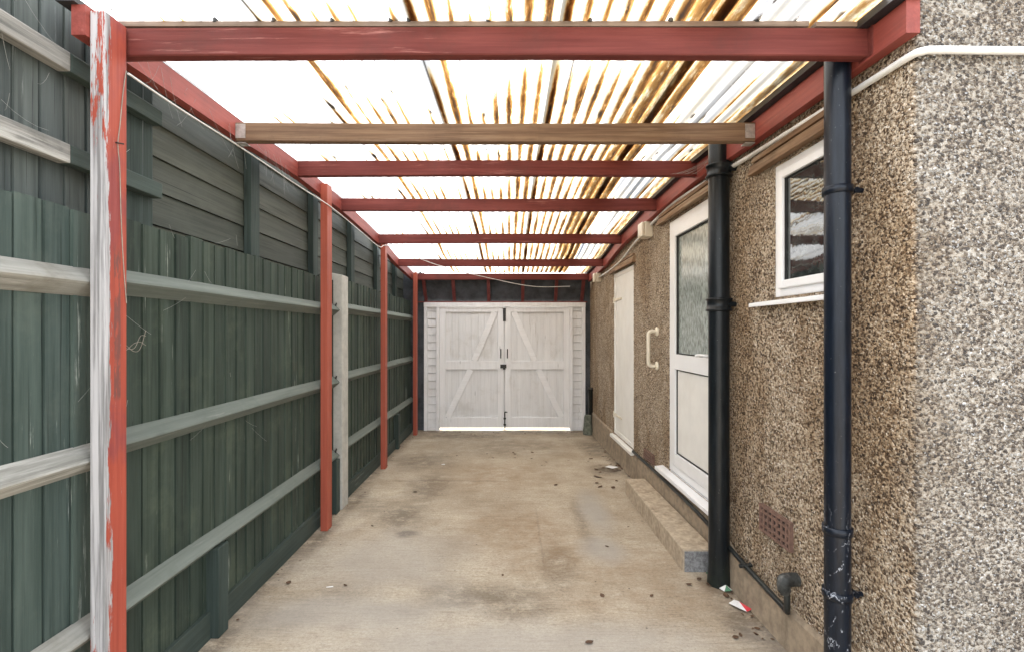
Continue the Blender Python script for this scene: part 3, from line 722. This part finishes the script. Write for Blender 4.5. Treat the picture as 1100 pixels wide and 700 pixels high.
for sidx in range(NS):
    xa=xs0+(xs1-xs0)*sidx/NS; xb=xs0+(xs1-xs0)*(sidx+1)/NS+(.05 if sidx<NS-1 else 0)
    dz=.0035*(sidx%2)
    nx=int((xb-xa)/PIT*24); yy=[1.655+(7.5-1.655)*j/270 for j in range(271)]
    vs=[]; fs=[]
    for y in yy:
        z0=pb(y)+.128+AMP+dz
        for i in range(nx+1):
            x=xa+(xb-xa)*i/nx
            vs.append((x,y,z0-AMP*math.cos(2*math.pi*x/PIT)+.004*mnoise.noise(Vector((x*.8,y*1.2,2)))))
    for j in range(len(yy)-1):
        for i in range(nx):
            a=j*(nx+1)+i; fs.append((a,a+1,a+nx+2,a+nx+1))
    b=MB(); b.add(vs,fs,True); o=b.build('roof_sheet',M['roof'],cp,fix=False)
    l=cp['_loc']
    color_attr(o.data,'stain',lambda co: stain_shade_at(Vector((co.x+l[0],co.y+l[1],0))))

# loose wires
b=MB(); b.tube(bez([(-1.452,1.775,2.575),(-1.49,2.1,2.60),(-1.505,2.6,2.625),(-1.50,3.3,2.63),(-1.452,3.80,2.61),(-1.46,4.6,2.58),(-1.45,5.2,2.545),(-1.38,5.39,2.585),(-.9,5.7,2.42),(-.3,6.3,2.33),(.35,6.9,2.27),(.95,7.3,2.31)],8),.0042,8)
tag(b.build('cable',M['cable']),'thin white cable along the left red plate then drooping across the far beams','cable')
b=MB(); b.tube(bez([(-1.452,1.765,2.58),(-1.4525,1.752,2.50),(-1.451,1.735,2.36),(-1.450,1.725,2.285),(-1.4515,1.735,2.2),(-1.4525,1.742,2.02),(-1.452,1.752,1.85),(-1.452,1.766,1.70)],8),.0016,6)
tag(b.build('twine',M['cable_grey']),'frayed grey twine hanging down the peeling post','twine')
t=thing('hook','small rusty nail in the peeling post holding the twine','nail',(-1.45,1.72,2.29))
b=MB(); b.tube([(-1.46,1.722,2.292),(-1.425,1.72,2.285)],.003,6); b.build('nail',M['iron'],t)
tt=MB()
for e1,e2 in ((.00,.03),(-.02,.005),(.012,-.02)):
    tt.tube(bez([(-1.565,1.82,1.56+e2),(-1.545,1.86,1.535+e1),(-1.54,1.91,1.525-e1),(-1.545,1.95,1.545+e2),(-1.55,1.985,1.575+e1*2)],6),.0010,5)
tag(tt.build('twine',M['cable_grey']),'loose ends of twine snagged on the fence just behind the peeling post','twine')

# ------------------------------------------------------------------ garage
GY=7.57
gr=thing('garage','white boarded garage front with double braced doors','garage',(-.07,GY,0))
b=MB()
for x0,x1 in ((-1.385,-1.335),(-1.185,-1.137),(.986,1.034),(1.187,1.237)): b.box(x0,x1,GY-.018,GY+.08,-.01,2.045,.005)
b.box(-1.387,1.239,GY-.024,GY+.08,2.0,2.075,.005)
b.build('door_frame',M['white_z'],gr)
for x0,x1 in ((-1.334,-1.186),(1.035,1.186)):
    b=MB(); z=.05
    while z<1.99:
        b.hexa([(x0,GY+.012,z),(x1,GY+.012,z),(x1,GY+.05,z),(x0,GY+.05,z),(x0,GY+.030,z+.120),(x1,GY+.030,z+.120),(x1,GY+.05,z+.122),(x0,GY+.05,z+.122)],.002); z+=.126
    b.box(x0+.004,x1-.004,GY+.004,GY+.05,-.01,.048); b.box(x0-.01,x1+.01,GY+.051,GY+.07,0,2.03)
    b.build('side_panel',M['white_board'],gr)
for sgn,x0,x1 in ((1,-1.134,-.086),(-1,-.074,.983)):
    b=MB(); zb,zt=.046,1.997; fw=.10
    b.box(x0,x0+fw,GY+.002,GY+.05,zb,zt,.003); b.box(x1-fw,x1,GY+.002,GY+.05,zb,zt,.003)
    for z0,z1 in ((zb+.001,zb+.165),(.995,1.13),(zt-.075,zt-.001)): b.box(x0+fw-.002,x1-fw+.002,GY+.004,GY+.05,z0,z1,.003)
    dd=b.build('door',M['white_z'],gr)
    b=MB(); nb=8; xi0,xi1=x0+fw-.003,x1-fw+.003
    for q in range(nb):
        a=xi0+(xi1-xi0)*q/nb; e=xi0+(xi1-xi0)*(q+1)/nb-.004
        b.box(a,e,GY+.034,GY+.044,zb+.02,zt-.01,.003)
    b.box(xi0,xi1,GY+.041,GY+.052,zb+.02,zt-.01)
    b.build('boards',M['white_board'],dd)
    # diagonal brace: from the hinge foot up to the middle stile
    xl,xh=(x0+fw,x1-fw) if sgn>0 else (x1-fw,x0+fw)
    def brace(xa,za,xb,zb2,name='brace'):
        b=MB(); dx,dz=xb-xa,zb2-za; L=math.hypot(dx,dz); px,pz=-dz/L*.047,dx/L*.047
        P=[(xa+px,za+pz),(xa-px,za-pz),(xb-px,zb2-pz),(xb+px,zb2+pz)]
        b.hexa([(p[0],GY+.003,p[1]) for p in P]+[(p[0],GY+.036,p[1]) for p in P],.002); b.build(name,M['white_x'],dd)
    xm=xl+(xh-xl)*.50
    brace(xl+.03*sgn,zb+.165,xm-.02*sgn,.994); brace(xm+.04*sgn,1.131,xh-.05*sgn,zt-.075)
    b=MB(); hx=(x1-.052) if sgn>0 else (x0+.045)
    b.tube(bez([(hx,GY,1.18),(hx,GY-.03,1.20),(hx,GY-.03,1.30),(hx,GY,1.32)],5),.008,8); b.build('handle',M['iron'],dd)
    if sgn>0:
        b=MB(); b.box(-.145,-.045,GY-.012,GY+.0015,1.015,1.075,.003); b.box(-.10,-.06,GY-.03,GY-.0125,.995,1.06,.004); b.build('padlock',M['iron'],dd)
    else:
        b=MB(); b.box(-.10,-.055,GY-.012,GY+.001,1.77,1.985,.003); b.build('bolt_plate',M['iron'],dd)
        b=MB(); b.tube(bez([(-.03,GY-.02,.30),(-.06,GY-.02,.305),(-.072,GY-.02,.29),(-.072,GY-.02,.15),(-.072,GY-.02,.02)],5),.009,8)
        for z in (.10,.20): b.box(-.092,-.052,GY-.026,GY+.001,z-.012,z+.012,.002)
        b.build('drop_bolt',M['iron'],dd)
# short pitch of dark felt between the last beam and the door head, with red rafters
b=MB(); b.hexa([(-1.50,7.43,2.50),(1.28,7.43,2.50),(1.27,7.70,2.082),(-1.50,7.70,2.082),(-1.50,7.46,2.53),(1.28,7.46,2.53),(1.27,7.73,2.11),(-1.50,7.73,2.11)]); b.build('roof',M['dark_paint'],gr)
for x in (-1.37,-.90,-.335,.22,.76,1.19):
    b=MB(); b.hexa([(x-.025,7.41,2.44),(x+.025,7.41,2.44),(x+.025,7.66,2.076),(x-.025,7.66,2.076),(x-.025,7.41,2.52),(x+.025,7.41,2.52),(x+.025,7.685,2.10),(x-.025,7.685,2.10)]); b.build('rafter',timber('dark red rafter paint',(.12,.03,.03),(.17,.045,.04),'y') if x<-1.3 else bpy.data.materials['dark red rafter paint'],gr)
b=MB(); b.box(-1.50,1.27,GY-.008,GY+.10,2.0765,2.094,.002); b.build('head_rail',bpy.data.materials['dark red rafter paint'],gr)
for xa,xb in ((-1.75,-1.387),(1.2375,1.36)):
    b=MB(); b.box(xa,xb,GY+.02,GY+.06,0,2.75); b.build('edge_board',M['dark_paint'],gr)
b=MB(); b.box(-.125,-.035,GY+.053,GY+.075,.046,1.985); b.build('meeting_strip',M['white_z'],gr)

# ------------------------------------------------------------------ leaves and litter
random.seed(5)
def leaf_mesh(s,curl):
    b=MB(); n=6; vs=[]; fs=[]
    for i in range(n+1):
        t_=i/n; w=math.sin(math.pi*min(1,t_*1.02))**.8*s*.34+.0006
        zc=curl*s*(t_-.5)**2*1.6+.002
        vs += [(-w,(t_-.5)*s,zc+curl*w*.9),(0,(t_-.5)*s,zc),(w,(t_-.5)*s,zc+curl*w*.7)]
    for i in range(n):
        a=i*3; fs += [(a,a+1,a+4,a+3),(a+1,a+2,a+5,a+4)]
    b.add(vs,fs,True); return b
protos=[]
spots=[]
for q in range(26): spots.append((random.gauss(650,13),random.gauss(503,9),random.uniform(.04,.075)))
for q in range(15): spots.append((random.gauss(548,30),random.gauss(489,7),random.uniform(.03,.05)))
for u,v,s in [(310,626,.045),(446,528,.05),(371,629,.03),(647,640,.04),(633,690,.05),(790,685,.04),(700,640,.03),(652,587,.035),(675,566,.03),(530,468,.05),(585,500,.05),(597,521,.05),(610,470,.05),(480,490,.04),(740,628,.04),(751,622,.04),(762,628,.05),(400,565,.03),(540,618,.025),(690,560,.03),(780,640,.05),(628,478,.05),(648,490,.05)]: spots.append((u,v,s))
for q in range(34):
    y=random.uniform(2.4,7.3); x=-1.53+abs(random.gauss(0,.05)); spots.append((CX+x*F/y,CY+H*F/y,random.uniform(.014,.032)))
for q in range(34):
    y=random.choice((random.uniform(2.2,3.05),random.uniform(4.7,7.3))); x=wx(y)-.05-abs(random.gauss(0,.06)); spots.append((CX+x*F/y,CY+H*F/y,random.uniform(.014,.035)))
for q in range(16):
    y=7.45-abs(random.gauss(0,.12)); x=random.uniform(-1.3,1.15); spots.append((CX+x*F/y,CY+H*F/y,random.uniform(.02,.045)))
for k,(u,v,s) in enumerate(spots):
    x,y=ground_at(u,v)
    x=min(x,wx(y)-.045)
    if 3.05<y<4.65 and x>1.13: x=1.12
    if y>7.5: continue
    if k<3:
        o=leaf_mesh(1.0,(.10,.28,.18)[k]).build('leaf',M['leaf'],fix=False); protos.append(o)
    else:
        o=protos[k%3].copy(); C.objects.link(o)
    o.location=(x,y,.005); o.scale=(s,s,s); o.rotation_euler=(random.uniform(-.2,.2),random.uniform(-.2,.2),random.uniform(0,6.3))
    tag(o,'small dry brown leaf lying on the concrete drive','leaf','dry leaves on the drive')
def scrap(name,label,cat,pts,mats,z=.006,bump=.012,x=0,y=0):
    b=MB(); n=len(pts); vs=[(x,y,z+bump)]+[(x+p[0],y+p[1],z+(bump*.4 if i%2 else 0)) for i,p in enumerate(pts)]
    for i in range(n):
        b.cur=i%len(mats); b.add([vs[0],vs[1+i],vs[1+(i+1)%n]],[(0,1,2)])
    return tag(b.build(name,mats,fix=False),label,cat)
red=plain('red wrapper print',(.55,.03,.04),.35,.1); grn=plain('green wrapper print',(.03,.14,.06),.4,.1)
x,y=ground_at(811,652); x=min(x,wx(y)-.085)
scrap('wrapper','torn red and white wrapper on the ground by the plinth','wrapper',[(-.045,.035),(-.005,.05),(.03,.02),(.05,-.045),(.02,-.05),(-.03,-.02)],[M['paper'],M['paper'],red,red,M['paper'],M['paper']],x=x,y=y,bump=.03)
x,y=ground_at(798,634); x=min(x,wx(y)-.075)
scrap('wrapper','small white and green scrap beside the foot of the fat soil pipe','wrapper',[(-.035,.02),(.0,.035),(.04,.0),(.02,-.03),(-.02,-.02)],[M['paper'],grn,M['paper'],grn,M['paper']],x=x,y=y,bump=.03)
x,y=ground_at(785,618)
scrap('wrapper','crumpled dark foil scrap tucked behind the fat soil pipe','wrapper',[(-.03,.03),(.0,.045),(.035,.01),(.025,-.035),(-.02,-.03)],[M['galv'],grn,M['paper']],x=min(x,wx(y)-.08),y=y,bump=.04)
x,y=ground_at(657,502)
scrap('paper_scrap','white paper scrap among the dry leaves before the step','scrap',[(-.07,.03),(-.02,.05),(.07,.03),(.08,-.02),(.0,-.045),(-.06,-.02)],[M['paper']],x=x,y=y,bump=.02)
x,y=ground_at(354,631)
scrap('paper_scrap','tiny white scrap alone on the left of the drive','scrap',[(-.022,.004),(.018,.012),(.024,.0),(-.018,-.008)],[M['paper']],x=x,y=y,bump=.004)
x,y=ground_at(476,499)
scrap('paper_scrap','tiny white scrap near the garage, left of centre','scrap',[(-.022,.01),(.018,.02),(.024,.0),(-.018,-.018)],[M['paper']],x=x,y=y,bump=.01)

# cobweb strands
web=plain('cobweb silk',(.32,.32,.30),.7,.1)
b=MB(); random.seed(21)
def strand(p,q,sag=.02,r=.0005):
    p=Vector(p);q=Vector(q); m=(p+q)/2-Vector((0,0,sag)); b.tube([p,(p+m)/2-Vector((0,0,sag*.3)),m,(q+m)/2-Vector((0,0,sag*.3)),q],r,4,False)
for q in range(26):
    y=random.uniform(1.85,3.2); strand((-1.51,y,2.69+random.uniform(0,.05)),(-1.50+random.uniform(-.05,.06),y+random.uniform(-.12,.2),2.60+random.uniform(-.12,.06)),.02)
for q in range(22):
    y=random.uniform(.9,3.4); z=random.uniform(1.0,2.4); strand((-1.58+.02,y,z),(-1.56+random.uniform(0,.02),y+random.uniform(-.16,.16),z+random.uniform(-.12,.12)),.004)
for q in range(14):
    y=random.uniform(1.2,1.65); z=random.uniform(2.2,2.75); strand((-1.645,y,z),(-1.60,y+random.uniform(-.1,.12),z+random.uniform(-.15,.15)),.015)
for q in range(16):
    strand((random.uniform(1.15,1.35),3.33,2.72),(1.33,2.97+random.uniform(-.05,.2),2.74),.02)
tag(b.build('cobwebs',web,fix=False),'fine grey cobweb strands on the fence and under the roof plate','cobwebs',kind='stuff')

# ------------------------------------------------------------------ camera, light
cam=bpy.data.cameras.new('camera'); co=bpy.data.objects.new('camera',cam); C.objects.link(co)
cam.sensor_width=36; cam.lens=36*F/1100; cam.clip_start=.05; cam.clip_end=1500
cam.shift_x=(550-CX)/1100; cam.shift_y=(CY-350)/1100
co.location=(0,0,H); co.rotation_euler=(math.pi/2,0,0); S.camera=co
W=bpy.data.worlds.new('World'); S.world=W; W.use_nodes=True
nt=W.node_tree; bg=nt.nodes['Background']
sky=nt.nodes.new('ShaderNodeTexSky'); sky.sky_type='NISHITA'; sky.sun_disc=False
EL,AZ=math.radians(62),math.radians(325)
sky.sun_elevation=EL; sky.sun_rotation=AZ; sky.dust_density=3.0; sky.air_density=1.2
hs=nt.nodes.new('ShaderNodeHueSaturation'); hs.inputs['Saturation'].default_value=.22
nt.links.new(sky.outputs[0],hs.inputs['Color']); nt.links.new(hs.outputs[0],bg.inputs[0]); bg.inputs[1].default_value=.15
sl=bpy.data.lights.new('sun','SUN'); so=bpy.data.objects.new('sun',sl); C.objects.link(so)
sl.energy=1.5; sl.angle=math.radians(25); sl.color=(1,.97,.92)
d=Vector((math.sin(AZ)*math.cos(EL),math.cos(AZ)*math.cos(EL),math.sin(EL)))
so.rotation_euler=d.to_track_quat('Z','Y').to_euler()
vs_=S.view_settings; S.display_settings.display_device='sRGB'
vs_.view_transform='Standard'; vs_.look='None'; vs_.gamma=1; vs_.use_curve_mapping=False; vs_.exposure=2.75
S.cycles.max_bounces=8; S.cycles.diffuse_bounces=5; S.cycles.transmission_bounces=5; S.cycles.use_denoising=True; S.cycles.denoising_prefilter='ACCURATE'; S.cycles.denoising_input_passes='RGB_ALBEDO_NORMAL'
S.cycles.sample_clamp_indirect=6
for o in bpy.data.objects:
    if '_loc' in o: del o['_loc']
